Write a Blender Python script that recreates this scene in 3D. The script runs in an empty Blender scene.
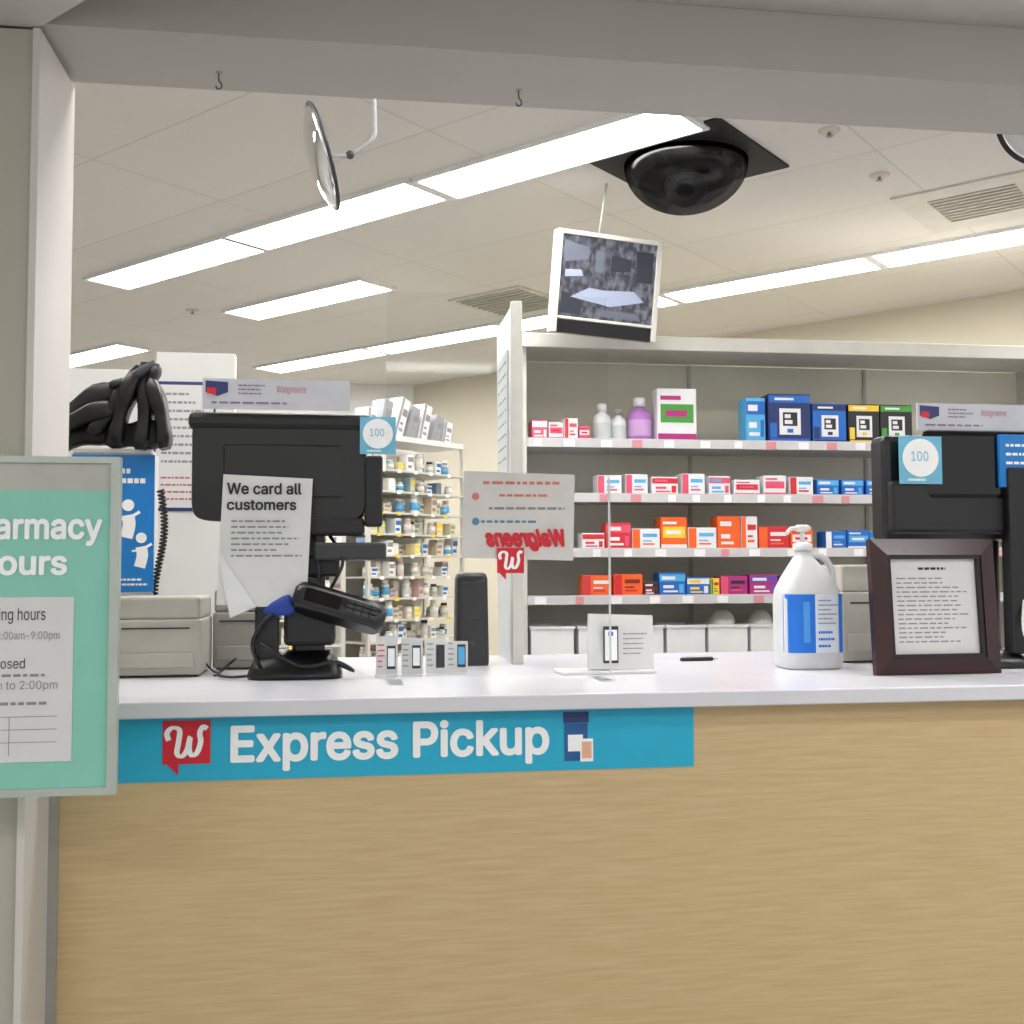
import bpy, bmesh, math, random, os, glob
from mathutils import Vector, Matrix, Euler
from mathutils.geometry import interpolate_bezier, tessellate_polygon
random.seed(7)
SC=bpy.context.scene
COL=SC.collection
SC.view_settings.view_transform='Standard'
try: SC.view_settings.look='None'
except: pass
FONT=None
try:
    for p in glob.glob(os.path.join(bpy.utils.resource_path('LOCAL'),"datafiles","fonts","*")):
        if "inter" in os.path.basename(p).lower():
            FONT=bpy.data.fonts.load(p); break
except Exception as e:
    FONT=None

# ------------------------------------------------------------------ materials
def lin(c):
    c=c/255.0
    return c/12.92 if c<=0.04045 else ((c+0.055)/1.055)**2.4
def rgb(r,g,b): return (lin(r),lin(g),lin(b),1)
MATS={}
def mat(name,col,rough=0.5,metal=0.0,emit=0.0,var=0.04,scale=12.0,spec=0.5):
    if name in MATS: return MATS[name]
    m=bpy.data.materials.new(name); m.use_nodes=True
    nt=m.node_tree; b=nt.nodes["Principled BSDF"]
    c=rgb(*col)
    n=nt.nodes.new("ShaderNodeTexNoise"); n.inputs["Scale"].default_value=scale; n.inputs["Detail"].default_value=3
    tc=nt.nodes.new("ShaderNodeTexCoord"); nt.links.new(tc.outputs["Object"],n.inputs["Vector"])
    r=nt.nodes.new("ShaderNodeValToRGB")
    r.color_ramp.elements[0].position=0.35; r.color_ramp.elements[1].position=0.65
    r.color_ramp.elements[0].color=tuple(max(0,x*(1-var)) for x in c[:3])+(1,)
    r.color_ramp.elements[1].color=tuple(min(1,x*(1+var)) for x in c[:3])+(1,)
    nt.links.new(n.outputs["Fac"],r.inputs["Fac"]); nt.links.new(r.outputs["Color"],b.inputs["Base Color"])
    b.inputs["Roughness"].default_value=rough; b.inputs["Metallic"].default_value=metal
    b.inputs["Specular IOR Level"].default_value=spec
    if emit>0:
        nt.links.new(r.outputs["Color"],b.inputs["Emission Color"]); b.inputs["Emission Strength"].default_value=emit
    MATS[name]=m; return m
def wood_laminate():
    m=bpy.data.materials.new("oak_laminate"); m.use_nodes=True
    nt=m.node_tree; b=nt.nodes["Principled BSDF"]
    tc=nt.nodes.new("ShaderNodeTexCoord"); mp=nt.nodes.new("ShaderNodeMapping")
    mp.inputs["Scale"].default_value=(7,5,120)
    nt.links.new(tc.outputs["Object"],mp.inputs["Vector"])
    n=nt.nodes.new("ShaderNodeTexNoise"); n.inputs["Scale"].default_value=1.0; n.inputs["Detail"].default_value=5; n.inputs["Roughness"].default_value=0.5
    nt.links.new(mp.outputs[0],n.inputs["Vector"])
    r=nt.nodes.new("ShaderNodeValToRGB")
    r.color_ramp.elements[0].position=0.25; r.color_ramp.elements[0].color=rgb(193,166,121)
    r.color_ramp.elements[1].position=0.75; r.color_ramp.elements[1].color=rgb(207,183,140)
    nt.links.new(n.outputs["Fac"],r.inputs["Fac"]); nt.links.new(r.outputs["Color"],b.inputs["Base Color"])
    b.inputs["Roughness"].default_value=0.5
    return m
def ceiling_tiles():
    m=bpy.data.materials.new("ceiling_tile"); m.use_nodes=True
    nt=m.node_tree; b=nt.nodes["Principled BSDF"]
    tc=nt.nodes.new("ShaderNodeTexCoord"); mp=nt.nodes.new("ShaderNodeMapping")
    mp.inputs["Rotation"].default_value=(0,0,math.radians(46.1)); mp.inputs["Location"].default_value=(0.23,0.12,0)
    nt.links.new(tc.outputs["Object"],mp.inputs["Vector"])
    br=nt.nodes.new("ShaderNodeTexBrick"); br.offset=0.0; br.inputs["Scale"].default_value=1.0
    br.inputs["Brick Width"].default_value=1.22; br.inputs["Row Height"].default_value=0.61
    br.inputs["Mortar Size"].default_value=0.005; br.inputs["Mortar Smooth"].default_value=0.5
    br.inputs["Color1"].default_value=rgb(218,213,206); br.inputs["Color2"].default_value=rgb(214,209,201)
    br.inputs["Mortar"].default_value=rgb(198,192,182)
    nt.links.new(mp.outputs[0],br.inputs["Vector"])
    n=nt.nodes.new("ShaderNodeTexNoise"); n.inputs["Scale"].default_value=90
    nt.links.new(tc.outputs["Object"],n.inputs["Vector"])
    mx=nt.nodes.new("ShaderNodeMixRGB"); mx.blend_type='MULTIPLY'; mx.inputs[0].default_value=0.08
    nt.links.new(br.outputs["Color"],mx.inputs[1]); nt.links.new(n.outputs["Fac"],mx.inputs[2])
    nt.links.new(mx.outputs[0],b.inputs["Base Color"]); b.inputs["Roughness"].default_value=0.9
    return m
def see_through(name,tint,fac,rough):
    m=bpy.data.materials.new(name); m.use_nodes=True
    nt=m.node_tree; nt.nodes.clear()
    o=nt.nodes.new("ShaderNodeOutputMaterial"); mx=nt.nodes.new("ShaderNodeMixShader"); mx.inputs[0].default_value=fac
    t=nt.nodes.new("ShaderNodeBsdfTransparent"); t.inputs[0].default_value=tint
    g=nt.nodes.new("ShaderNodeBsdfGlossy"); g.inputs["Roughness"].default_value=rough
    nt.links.new(t.outputs[0],mx.inputs[1]); nt.links.new(g.outputs[0],mx.inputs[2]); nt.links.new(mx.outputs[0],o.inputs[0])
    return m
def screen_mat():
    m=bpy.data.materials.new("security_feed"); m.use_nodes=True
    nt=m.node_tree; b=nt.nodes["Principled BSDF"]
    tc=nt.nodes.new("ShaderNodeTexCoord"); n=nt.nodes.new("ShaderNodeTexNoise"); n.inputs["Scale"].default_value=34; n.inputs["Detail"].default_value=5
    mp=nt.nodes.new("ShaderNodeMapping"); mp.inputs["Scale"].default_value=(1.3,1,.8)
    nt.links.new(tc.outputs["Object"],mp.inputs["Vector"]); nt.links.new(mp.outputs[0],n.inputs["Vector"])
    r=nt.nodes.new("ShaderNodeValToRGB"); r.color_ramp.elements[0].position=.40; r.color_ramp.elements[1].position=.66
    r.color_ramp.elements[0].color=rgb(46,50,60); r.color_ramp.elements[1].color=rgb(128,130,142)
    nt.links.new(n.outputs["Fac"],r.inputs["Fac"])
    b.inputs["Base Color"].default_value=(.02,.02,.025,1); nt.links.new(r.outputs["Color"],b.inputs["Emission Color"])
    b.inputs["Emission Strength"].default_value=0.85; b.inputs["Roughness"].default_value=0.3
    return m

WOOD=wood_laminate(); TILE=ceiling_tiles(); FEED=screen_mat()
CLEAR=see_through("clear_acrylic",(0.975,0.98,0.98,1),0.010,0.05)
SMOKE=see_through("smoked_dome",(0.24,0.24,0.25,1),0.035,0.14)
HEADER=mat("header_paint",(180,176,169),0.8,scale=2,var=0.02)
PILLAR=mat("pillar_paint",(174,170,158),0.8,scale=2,var=0.03)
REVEAL=mat("reveal_paint",(203,199,194),0.7,scale=2,var=0.02)
WALLB=mat("beige_wall_paint",(204,196,178),0.9,scale=2,var=0.02)
WALLW=mat("white_wall_paint",(218,217,214),0.8,scale=2,var=0.02)
FLOOR=mat("grey_vinyl_floor",(146,145,142),0.5,scale=5,var=0.08)
TOP=mat("white_laminate_top",(214,214,220),0.25,scale=6,var=0.02)
WHITE=mat("white_plastic",(222,222,222),0.4)
OFFW=mat("off_white_metal",(198,195,187),0.45)
SHELFB=mat("shelf_back_panel",(216,213,196),0.6,scale=3)
LIP=mat("shelf_lip",(200,197,198),0.4)
BLACK=mat("black_plastic",(12,12,15),0.35)
BLACK2=mat("soft_black_plastic",(20,20,23),0.5)
GREY=mat("grey_plastic",(150,150,152),0.5)
DGREY=mat("dark_grey_plastic",(50,50,54),0.5)
CHROME=mat("chrome",(205,205,208),0.18,1.0)
ALU=mat("brushed_aluminium",(178,178,176),0.35,0.7)
FRAMEM=mat("satin_sign_frame",(176,184,176),0.3,0.2)
STRIP=mat("satin_corner_metal",(164,161,154),0.45,0.2)
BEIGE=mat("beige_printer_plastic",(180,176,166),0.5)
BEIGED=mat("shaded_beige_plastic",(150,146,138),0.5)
LIGHT=mat("fluorescent_diffuser",(255,254,252),0.5,emit=27.0,var=0.0)
FILLN=mat("added_diffuser_counter",(255,254,252),0.5,emit=18.0,var=0.0)  # glow of the unseen fill lamps added above the counter
FILLF=mat("added_diffuser_customer_side",(255,254,252),0.5,emit=33.0,var=0.0)  # glow of the unseen fill lamps added over the customer side
TEAL=mat("teal_sign",(28,172,208),0.5,var=0.02)
RED=mat("logo_red",(212,20,42),0.45,var=0.02)
PWHITE=mat("print_white",(250,251,252),0.6,var=0.005)
PAPER=mat("paper",(214,214,213),0.8,var=0.02)
INK=mat("printed_ink",(50,50,56),0.8)
INKL=mat("pale_ink",(140,140,144),0.8)
MINT=mat("mint_sign",(132,198,180),0.5,var=0.02)
BLUE=mat("sign_blue",(18,124,204),0.5)
NAVY=mat("navy",(40,52,110),0.5)
MAHOG=mat("mahogany",(46,9,10),0.25,var=0.25,scale=30)
SCREENB=mat("screen_black",(9,9,12),0.12)
GLOVE=mat("blue_cloth",(26,60,150),0.6)
MIRROR=mat("mirror_glass",(235,237,238),0.05,1.0,var=0.0)

# ------------------------------------------------------------------ mesh helpers
def new_obj(name,bm,mats,parent=None,smooth=False,loc=None):
    me=bpy.data.meshes.new(name); bm.to_mesh(me); bm.free()
    if not isinstance(mats,(list,tuple)): mats=[mats]
    for m in mats: me.materials.append(m)
    if smooth:
        for p in me.polygons: p.use_smooth=True
    o=bpy.data.objects.new(name,me); COL.objects.link(o)
    if parent is not None: o.parent=parent
    if loc is not None: o.location=loc
    return o
def add_box(bm,x0,x1,y0,y1,z0,z1,mi=0,bev=0.0):
    g=bmesh.ops.create_cube(bm,size=1.0)
    vs=g["verts"]
    for v in vs:
        v.co=Vector(((x0+x1)/2+v.co.x*(x1-x0),(y0+y1)/2+v.co.y*(y1-y0),(z0+z1)/2+v.co.z*(z1-z0)))
    fs=set(f for v in vs for f in v.link_faces)
    for f in fs: f.material_index=mi
    if bev>0:
        es=list(set(e for v in vs for e in v.link_edges))
        r=bmesh.ops.bevel(bm,geom=es,offset=bev,segments=2,affect='EDGES',profile=0.5)
        for f in r["faces"]: f.material_index=mi
def box(name,parent,x0,x1,y0,y1,z0,z1,m,bev=0.0,rot=None):
    bm=bmesh.new(); add_box(bm,x0,x1,y0,y1,z0,z1,0,bev)
    o=new_obj(name,bm,m,parent)
    if rot:
        c=Vector(((x0+x1)/2,(y0+y1)/2,(z0+z1)/2))
        R=Matrix.Translation(c)@Euler(rot).to_matrix().to_4x4()@Matrix.Translation(-c)
        o.data.transform(R)
    return o
def boxes(name,parent,lst,mats,bev=0.0):
    bm=bmesh.new()
    for b in lst:
        add_box(bm,*b[:6],mi=(b[6] if len(b)>6 else 0),bev=bev)
    return new_obj(name,bm,mats,parent)
def add_rev(bm,prof,seg=24,mi=0,c=(0,0,0)):
    rings=[]
    for (r,z) in prof:
        rings.append([bm.verts.new((c[0]+r*math.cos(2*math.pi*i/seg),c[1]+r*math.sin(2*math.pi*i/seg),c[2]+z)) for i in range(seg)])
    for a,b in zip(rings,rings[1:]):
        for i in range(seg):
            f=bm.faces.new((a[i],a[(i+1)%seg],b[(i+1)%seg],b[i])); f.material_index=mi; f.smooth=True
    f=bm.faces.new(list(reversed(rings[0]))); f.material_index=mi
    f=bm.faces.new(rings[-1]); f.material_index=mi
def rev(name,parent,prof,m,seg=32,M=None,c=(0,0,0)):
    bm=bmesh.new(); add_rev(bm,prof,seg,0,c)
    o=new_obj(name,bm,m,parent)
    if M is not None: o.data.transform(M)
    return o
def catmull(P,n=6):
    P=[Vector(p) for p in P]; out=[]
    for i in range(len(P)-1):
        p0=P[max(i-1,0)];p1=P[i];p2=P[i+1];p3=P[min(i+2,len(P)-1)]
        for k in range(n):
            t=k/n
            out.append(0.5*((2*p1)+(p2-p0)*t+(2*p0-5*p1+4*p2-p3)*t*t+(3*p1-p0-3*p2+p3)*t**3))
    out.append(P[-1]); return out
def add_tube(bm,P,r,seg=8,mi=0):
    P=[Vector(p) for p in P]; rings=[]; up=None
    for i,p in enumerate(P):
        t=(P[min(i+1,len(P)-1)]-P[max(i-1,0)]).normalized()
        if up is None:
            up=t.orthogonal().normalized()
        up=(up-t*up.dot(t))
        up=up.normalized() if up.length>1e-6 else t.orthogonal().normalized()
        s=t.cross(up)
        rr=r[i] if isinstance(r,(list,tuple)) else r
        rings.append([bm.verts.new(p+up*rr*math.cos(2*math.pi*k/seg)+s*rr*math.sin(2*math.pi*k/seg)) for k in range(seg)])
    for a,b in zip(rings,rings[1:]):
        for k in range(seg):
            f=bm.faces.new((a[k],a[(k+1)%seg],b[(k+1)%seg],b[k])); f.material_index=mi; f.smooth=True
    bm.faces.new(list(reversed(rings[0]))).material_index=mi; bm.faces.new(rings[-1]).material_index=mi
def tube(name,parent,P,r,m,seg=8,smooth=0):
    if smooth: P=catmull(P,smooth)
    bm=bmesh.new(); add_tube(bm,P,r,seg); bmesh.ops.recalc_face_normals(bm,faces=bm.faces)
    return new_obj(name,bm,m,parent)
def loft(name,parent,rings,m,seg=28,smooth=True):
    bm=bmesh.new(); R=[]
    for (z,hx,hy,e,ox,oy) in rings:
        ring=[]
        for i in range(seg):
            a=2*math.pi*i/seg; c=math.cos(a); s=math.sin(a)
            ring.append(bm.verts.new((ox+hx*math.copysign(abs(c)**(2/e),c),oy+hy*math.copysign(abs(s)**(2/e),s),z)))
        R.append(ring)
    for a,b in zip(R,R[1:]):
        for i in range(seg):
            bm.faces.new((a[i],a[(i+1)%seg],b[(i+1)%seg],b[i])).smooth=smooth
    bm.faces.new(list(reversed(R[0]))); bm.faces.new(R[-1])
    return new_obj(name,bm,m,parent)
def prism(name,parent,pts,y0,y1,m):
    bm=bmesh.new()
    a=[bm.verts.new((x,y0,z)) for x,z in pts]; b=[bm.verts.new((x,y1,z)) for x,z in pts]
    bm.faces.new(a); bm.faces.new(list(reversed(b)))
    n=len(pts)
    for i in range(n): bm.faces.new((a[i],b[i],b[(i+1)%n],a[(i+1)%n]))
    bmesh.ops.recalc_face_normals(bm,faces=bm.faces)
    return new_obj(name,bm,m,parent)
def ribbon(name,parent,pts,w,y,m,n=6):
    P=catmull([(x,0,z) for x,z in pts],n)
    bm=bmesh.new(); L=[]
    for i,p in enumerate(P):
        t=(P[min(i+1,len(P)-1)]-P[max(i-1,0)]).normalized(); nn=Vector((-t.z,0,t.x))
        ww=w*(0.75+0.5*abs(t.z))*0.5; yy=y-i*0.00002
        L.append((bm.verts.new((p.x+nn.x*ww,yy,p.z+nn.z*ww)),bm.verts.new((p.x-nn.x*ww,yy,p.z-nn.z*ww))))
    for a,b in zip(L,L[1:]): bm.faces.new((a[0],b[0],b[1],a[1]))
    return new_obj(name,bm,m,parent)
def glyph_fill(t,dg):
    """outline contours -> triangles; every outer contour is filled on its own, with its own holes"""
    cv=t.to_curve(dg); polys=[]
    for s in cv.splines:
        bp=s.bezier_points; n=len(bp); P=[]
        if n<2: continue
        for i in range(n):
            a=bp[i]; b=bp[(i+1)%n]
            P+= [Vector((q.x,q.y,0)) for q in interpolate_bezier(a.co,a.handle_right,b.handle_left,b.co,6)[:-1]]
        Q=[P[0]]
        for q in P[1:]:
            if (q-Q[-1]).length>2e-3: Q.append(q)
        while len(Q)>2 and (Q[0]-Q[-1]).length<2e-3: Q.pop()
        if len(Q)>2: polys.append(Q)
    t.to_curve_clear()
    def area(P): return 0.5*sum(P[i].x*P[(i+1)%len(P)].y-P[(i+1)%len(P)].x*P[i].y for i in range(len(P)))
    def inside(p,P):
        c=False
        for i in range(len(P)):
            a=P[i]; b=P[i-1]
            if (a.y>p.y)!=(b.y>p.y) and p.x<(b.x-a.x)*(p.y-a.y)/(b.y-a.y)+a.x: c=not c
        return c
    A=[area(P) for P in polys]; big=max(A,key=abs); sg=1 if big>0 else -1
    outs=[[P] for P,a in zip(polys,A) if a*sg>0]
    for P,a in zip(polys,A):
        if a*sg<0:
            cand=[o for o in outs if inside(P[0],o[0])]
            if cand: min(cand,key=lambda o:abs(area(o[0]))).append(P)
    V=[];F=[]
    for o in outs:
        base=len(V); flat=[q for P in o for q in P]
        want=abs(area(o[0]))-sum(abs(area(P)) for P in o[1:])
        best=None
        for ang_ in (0.0,.37,.91,1.43,2.1,2.7,.17,1.13,3.3,4.0,.6):
            ca,sa=math.cos(ang_),math.sin(ang_)
            tr=tessellate_polygon([[Vector((q.x*ca-q.y*sa,q.x*sa+q.y*ca,0)) for q in P] for P in o])
            got=0
            for tri in tr:
                a,b,c=[flat[i] for i in tri]; got+=abs((b.x-a.x)*(c.y-a.y)-(b.y-a.y)*(c.x-a.x))/2
            err=abs(got-want)
            if best is None or err<best[0]: best=(err,tr)
            if err<want*0.003: break
        for tri in best[1]:
            a,b,c=[flat[i] for i in tri]
            cr=(b.x-a.x)*(c.y-a.y)-(b.y-a.y)*(c.x-a.x)
            F.append(tuple(base+i for i in (tri if cr>0 else reversed(tri))))
        V+=[(q.x,q.y) for q in flat]
    if not F: raise ValueError
    return V,F
def text(parent,body,x0,x1,z0,z1,y,m,bold=0.0,shear=0.0,name="lettering",spacing=1.0,mirror=False):
    cu=bpy.data.curves.new("tmp","FONT"); cu.body=body; cu.size=1.0; cu.shear=shear; cu.space_character=spacing
    if FONT: cu.font=FONT
    cu.extrude=0.0; cu.resolution_u=3
    t=bpy.data.objects.new("tmp",cu); COL.objects.link(t)
    dg=bpy.context.evaluated_depsgraph_get(); dg.update()
    try:
        V,Fc=glyph_fill(t,dg)
    except Exception as e:
        me0=bpy.data.meshes.new_from_object(t.evaluated_get(dg))
        V=[(v.co.x,v.co.y) for v in me0.vertices]; Fc=[tuple(p.vertices) for p in me0.polygons]; bpy.data.meshes.remove(me0)
    bpy.data.objects.remove(t); bpy.data.curves.remove(cu)
    offs=[(0,0)]+([(bold*math.cos(k*math.pi/6),bold*math.sin(k*math.pi/6)) for k in range(12)] if bold>0 else [])
    ax=min(v[0] for v in V)-bold; bx=max(v[0] for v in V)+bold; ay=min(v[1] for v in V)-bold; by=max(v[1] for v in V)+bold
    vs=[];fs=[]
    for k,(ox,oy) in enumerate(offs):
        for j,f in enumerate(Fc):
            b0=len(vs)
            for i in (tuple(reversed(f)) if mirror else f):
                x,z=V[i]; fx=(x+ox-ax)/(bx-ax); fz=(z+oy-ay)/(by-ay)
                if mirror: fx=1-fx
                vs.append((x0+fx*(x1-x0),y-0.00008*k-(j%19)*4e-6,z0+fz*(z1-z0)))
            fs.append(tuple(range(b0,b0+len(f))))
    me=bpy.data.meshes.new(name); me.from_pydata(vs,[],fs); me.materials.append(m)
    o=bpy.data.objects.new(name,me); COL.objects.link(o); o.parent=parent
    return o
def print_lines(parent,x0,x1,z0,z1,n,y,m,fill=0.45,centre=False,name="small_print"):
    bm=bmesh.new(); h=(z1-z0)/n
    for i in range(n):
        zc=z1-(i+0.5)*h; L=(x1-x0)*random.uniform(0.6,1.0)
        xs=x0 if not centre else (x0+x1-L)/2
        x=xs
        while x<xs+L:
            w=random.uniform(0.04,0.14)*(x1-x0); e=min(x+w,xs+L)
            vs=[bm.verts.new(p) for p in ((x,y,zc-h*fill/2),(e,y,zc-h*fill/2),(e,y,zc+h*fill/2),(x,y,zc+h*fill/2))]
            bm.faces.new(vs); x=e+0.025*(x1-x0)
    return new_obj(name,bm,m,parent)
def thing(name,label,cat,loc,rot=None,group=None):
    e=bpy.data.objects.new(name,None); e.empty_display_size=0.05; COL.objects.link(e); e.location=loc
    if rot: e.rotation_euler=rot
    e["label"]=label; e["category"]=cat
    if group: e["group"]=group
    return e
def tag(o,label,cat,group=None):
    o["label"]=label; o["category"]=cat
    if group: o["group"]=group
    return o
def struct(o): o["kind"]="structure"; return o
def wlogo(parent,x0,z0,s,y,tail=True,m=None,mw=None):
    m=m or RED; mw=mw or PWHITE
    pts=[(x0,z0+s),(x0,z0)]
    if tail: pts+=[(x0+0.10*s,z0),(x0+0.36*s,z0-0.26*s),(x0+0.36*s,z0)]
    pts+=[(x0+1.08*s,z0),(x0+1.08*s,z0+s)]
    prism("logo_panel",parent,pts,y-0.001,y,m)
    W=[(.14,.55),(.10,.72),(.22,.84),(.38,.78),(.36,.50),(.33,.25),(.44,.18),(.56,.34),(.62,.62),(.60,.36),(.66,.20),(.78,.26),(.86,.50),(.84,.72),(.92,.86),(1.0,.80)]
    ribbon("logo_mark",parent,[(x0+a*s,z0+b*s) for a,b in W],0.10*s,y-0.0018,mw)

# ------------------------------------------------------------------ room shell
ANG=math.radians(-46.1)
def sbox(name,*a,**k): return struct(box(name,None,*a,**k))
sbox("floor",-4.6,7,-3,10,-0.05,0,FLOOR)
sbox("ceiling",-4.6,7,2.76,10,2.96,3.02,TILE)
sbox("ceiling_customer_side",-3,4.6,-3,2.468,2.69,2.75,mat("plain_ceiling",(192,188,182),0.9))
sbox("wall_pillar",-3.0,-0.70,2.47,2.75,0,2.53,PILLAR)
sbox("trim_1",-0.70,-0.685,2.46,2.76,0,2.53,REVEAL)
sbox("wall_header",-3.0,4.6,2.47,2.76,2.545,3.02,HEADER)
bm=bmesh.new()
pp=[(-0.69,2.468),(-0.08,1.83),(-0.08,1.2),(-3,1.2),(-3,2.468)]
a=[bm.verts.new((x,y,2.535)) for x,y in pp]; b=[bm.verts.new((x,y,2.69)) for x,y in pp]
bm.faces.new(list(reversed(a))); bm.faces.new(b)
for i in range(5): bm.faces.new((a[i],a[(i+1)%5],b[(i+1)%5],b[i]))
bmesh.ops.recalc_face_normals(bm,faces=bm.faces)
struct(new_obj("trim_2",bm,mat("soffit_paint",(196,193,187),0.8)))
sbox("wall_back",-4.6,1.4,9.5,9.6,0,2.96,WALLW)
sbox("wall_left",-4.6,-4.5,2.76,9.5,0,2.96,WALLW)
p0=Vector((0.25,9.77)); p1=Vector((6.6,2.75)); L=(p1-p0).length; mid=(p0+p1)/2; an=math.atan2(p1.y-p0.y,p1.x-p0.x)
wr=sbox("wall_right",-L/2,L/2,0,0.08,0,2.96,WALLB); wr.location=(mid.x,mid.y,0); wr.rotation_euler=(0,0,an)

# ------------------------------------------------------------------ counter
ct=thing("service_counter","long pharmacy counter with pale oak laminate front","counter",(1.4,2.7,0))
box("front_panel",ct,-2.065,2.6,-0.04,0.0,0.0,1.012,WOOD)
box("corner_trim",ct,-2.085,-2.065,-0.055,-0.02,0.0,1.012,STRIP)["label"]="brushed aluminium corner strip"
box("countertop",ct,-2.084,2.6,-0.10,1.15,1.012,1.05,TOP,bev=0.004)["label"]="glossy white laminate worktop"
box("rear_panel",ct,-2.06,2.6,1.08,1.10,0.0,1.012,WHITE)

bn=thing("banner_sign","teal strip sign with white lettering and red emblem","sign",(0.145,2.66,0.86))
box("sign_panel",bn,-0.685,0.685,-0.003,0.0,0,0.147,TEAL)
wlogo(bn,-0.585,0.040,0.100,-0.0042)
text(bn,"Express Pickup",-0.432,0.322,0.018,0.128,-0.0045,PWHITE,bold=0.026)
box("bottle_icon_cap",bn,0.357,0.420,-0.005,-0.004,0.114,0.140,NAVY)
box("bottle_icon_body",bn,0.360,0.417,-0.005,-0.004,0.022,0.112,mat("icon_blue",(30,88,150)))
box("bottle_icon_label",bn,0.368,0.405,-0.0056,-0.005,0.045,0.085,PWHITE)
box("phone_icon",bn,0.398,0.430,-0.0066,-0.0056,0.020,0.075,PWHITE)
box("phone_icon_screen",bn,0.402,0.426,-0.0072,-0.0066,0.028,0.068,mat("icon_peach",(236,180,150)))

# ------------------------------------------------------------------ pharmacy hours sign, bracketed off the pillar
hs=thing("framed_sign","mint green pharmacy hours sign in metal frame beside counter","sign",(-0.642,2.30,0.905))
fw=0.174
def hz(z): return z-0.905
boxes("frame",hs,[(-fw,-fw+0.018,-0.010,0.010,0,.67),(fw-0.018,fw,-0.010,0.010,0,.67),(-fw+.018,fw-.018,-0.010,0.010,.657,.67),(-fw+.018,fw-.018,-0.010,0.010,0,.015)],FRAMEM)
box("sign_board",hs,-fw+0.018,fw-0.018,-0.003,0.004,.015,hz(1.507),MINT)
box("header_insert",hs,-fw+0.018,fw-0.018,-0.003,0.004,hz(1.507),.657,mat("clear_grey_insert",(176,178,168),0.3))
text(hs,"Pharmacy",-0.134,0.140,hz(1.396),hz(1.462),-0.0045,PWHITE,bold=0.026)
text(hs,"Hours",-0.102,0.074,hz(1.338),hz(1.388),-0.0045,PWHITE,bold=0.026)
box("notice_paper",hs,-0.140,0.088,-0.0055,-0.0035,hz(.972),hz(1.295),PAPER)
text(hs,"Opening hours",-0.105,0.035,hz(1.243),hz(1.274),-0.0065,INK)
text(hs,"Mon-Fri 8:00am-9:00pm",-0.120,0.062,hz(1.208),hz(1.228),-0.0065,INKL)
text(hs,"closed",-0.065,-0.002,hz(1.155),hz(1.175),-0.0065,INK)
text(hs,"1:30pm to 2:00pm",-0.115,0.060,hz(1.110),hz(1.131),-0.0065,INKL)
print_lines(hs,-0.12,0.06,hz(1.135),hz(1.148),1,-0.0065,INKL,fill=.4,centre=True)
print_lines(hs,-0.12,0.06,hz(1.075),hz(1.098),1,-0.0065,INKL,fill=.25,centre=True)
for zq in (1.06,1.035,1.01): box("table_rule",hs,-.12,.06,-.0062,-.0058,hz(zq),hz(zq)+.0012,INKL)
box("table_rule",hs,-.030,-.0288,-.0062,-.0058,hz(.985),hz(1.06),INKL)
box("wall_bracket",hs,-.15,-.10,.010,.168,.15,.19,ALU); box("wall_bracket",hs,-.15,-.10,.010,.168,.48,.52,ALU)

# ------------------------------------------------------------------ ceiling fixtures, plus unseen fill lamps
def fixture(x,y,z=2.96,ang=ANG,m=LIGHT,lab="white troffer with bright fluorescent diffuser, set in ceiling"):
    t=thing("ceiling_light",lab,"ceiling light",(x,y,z),(0,0,ang),"fluorescent ceiling lights")
    boxes("housing",t,[(-0.61,0.61,-0.14,-0.128,-0.018,0),(-0.61,0.61,0.128,0.14,-0.018,0),(-0.61,-0.585,-0.128,0.128,-0.018,0),(0.585,0.61,-0.128,0.128,-0.018,0)],WHITE)
    box("diffuser",t,-0.585,0.585,-0.128,0.128,-0.014,-0.004,m)
    return t
FX=[(-.955,5.86),(-.12,4.985),(.745,4.115),(-.28,8.41),(.57,7.53),(1.415,6.65),(2.26,5.77),(3.105,4.89),(-.30,6.54),(-1.98,8.47),(3.95,4.01),(-2.0,4.2)]  # last one is out of view, added to brighten the left side
for x,y in FX: fixture(x,y)
for x in (-.9,.75,2.9): fixture(x,2.98,2.96,0.0,FILLN)  # row hidden by the header, added to light register and product fronts
for x,y in [(-1.6,-0.4),(0.3,-1.2),(2.4,-0.6),(2.6,0.9)]:  # unseen lamps over the customer side, added to light the counter front
    fixture(x,y,2.69,0.0,FILLF)

def vent(x,y,s,lab,fl=.03,n=9,g=.5):
    t=thing("ceiling_vent",lab,"vent",(x,y,2.96),(0,0,ANG)); q=s-fl
    boxes("vent_frame",t,[(-s,s,-s,-q,-0.010,0),(-s,s,q,s,-0.010,0),(-s,-q,-q,q,-0.010,0),(q,s,-q,q,-0.010,0)],mat("vent_paint",(200,195,186),0.6))
    box("vent_cavity",t,-q,q,-q,q,-0.003,-0.001,mat("vent_dark",(110,105,98),0.8))
    lst=[]
    for i in range(n):
        y0=-q+.01+(2*q-.02)*i/n
        lst.append((-q,q,y0,y0+(2*q-.02)/n*g,-0.012,-0.004))
    boxes("louver_blades",t,lst,mat("vent_blade",(176,171,160),0.6))
vent(0.92,6.45,0.27,"grey square air vent with louvers in ceiling")
vent(2.72,4.42,0.30,"beige return air grille with wide flange in ceiling",fl=.12,n=8,g=.6)
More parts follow.
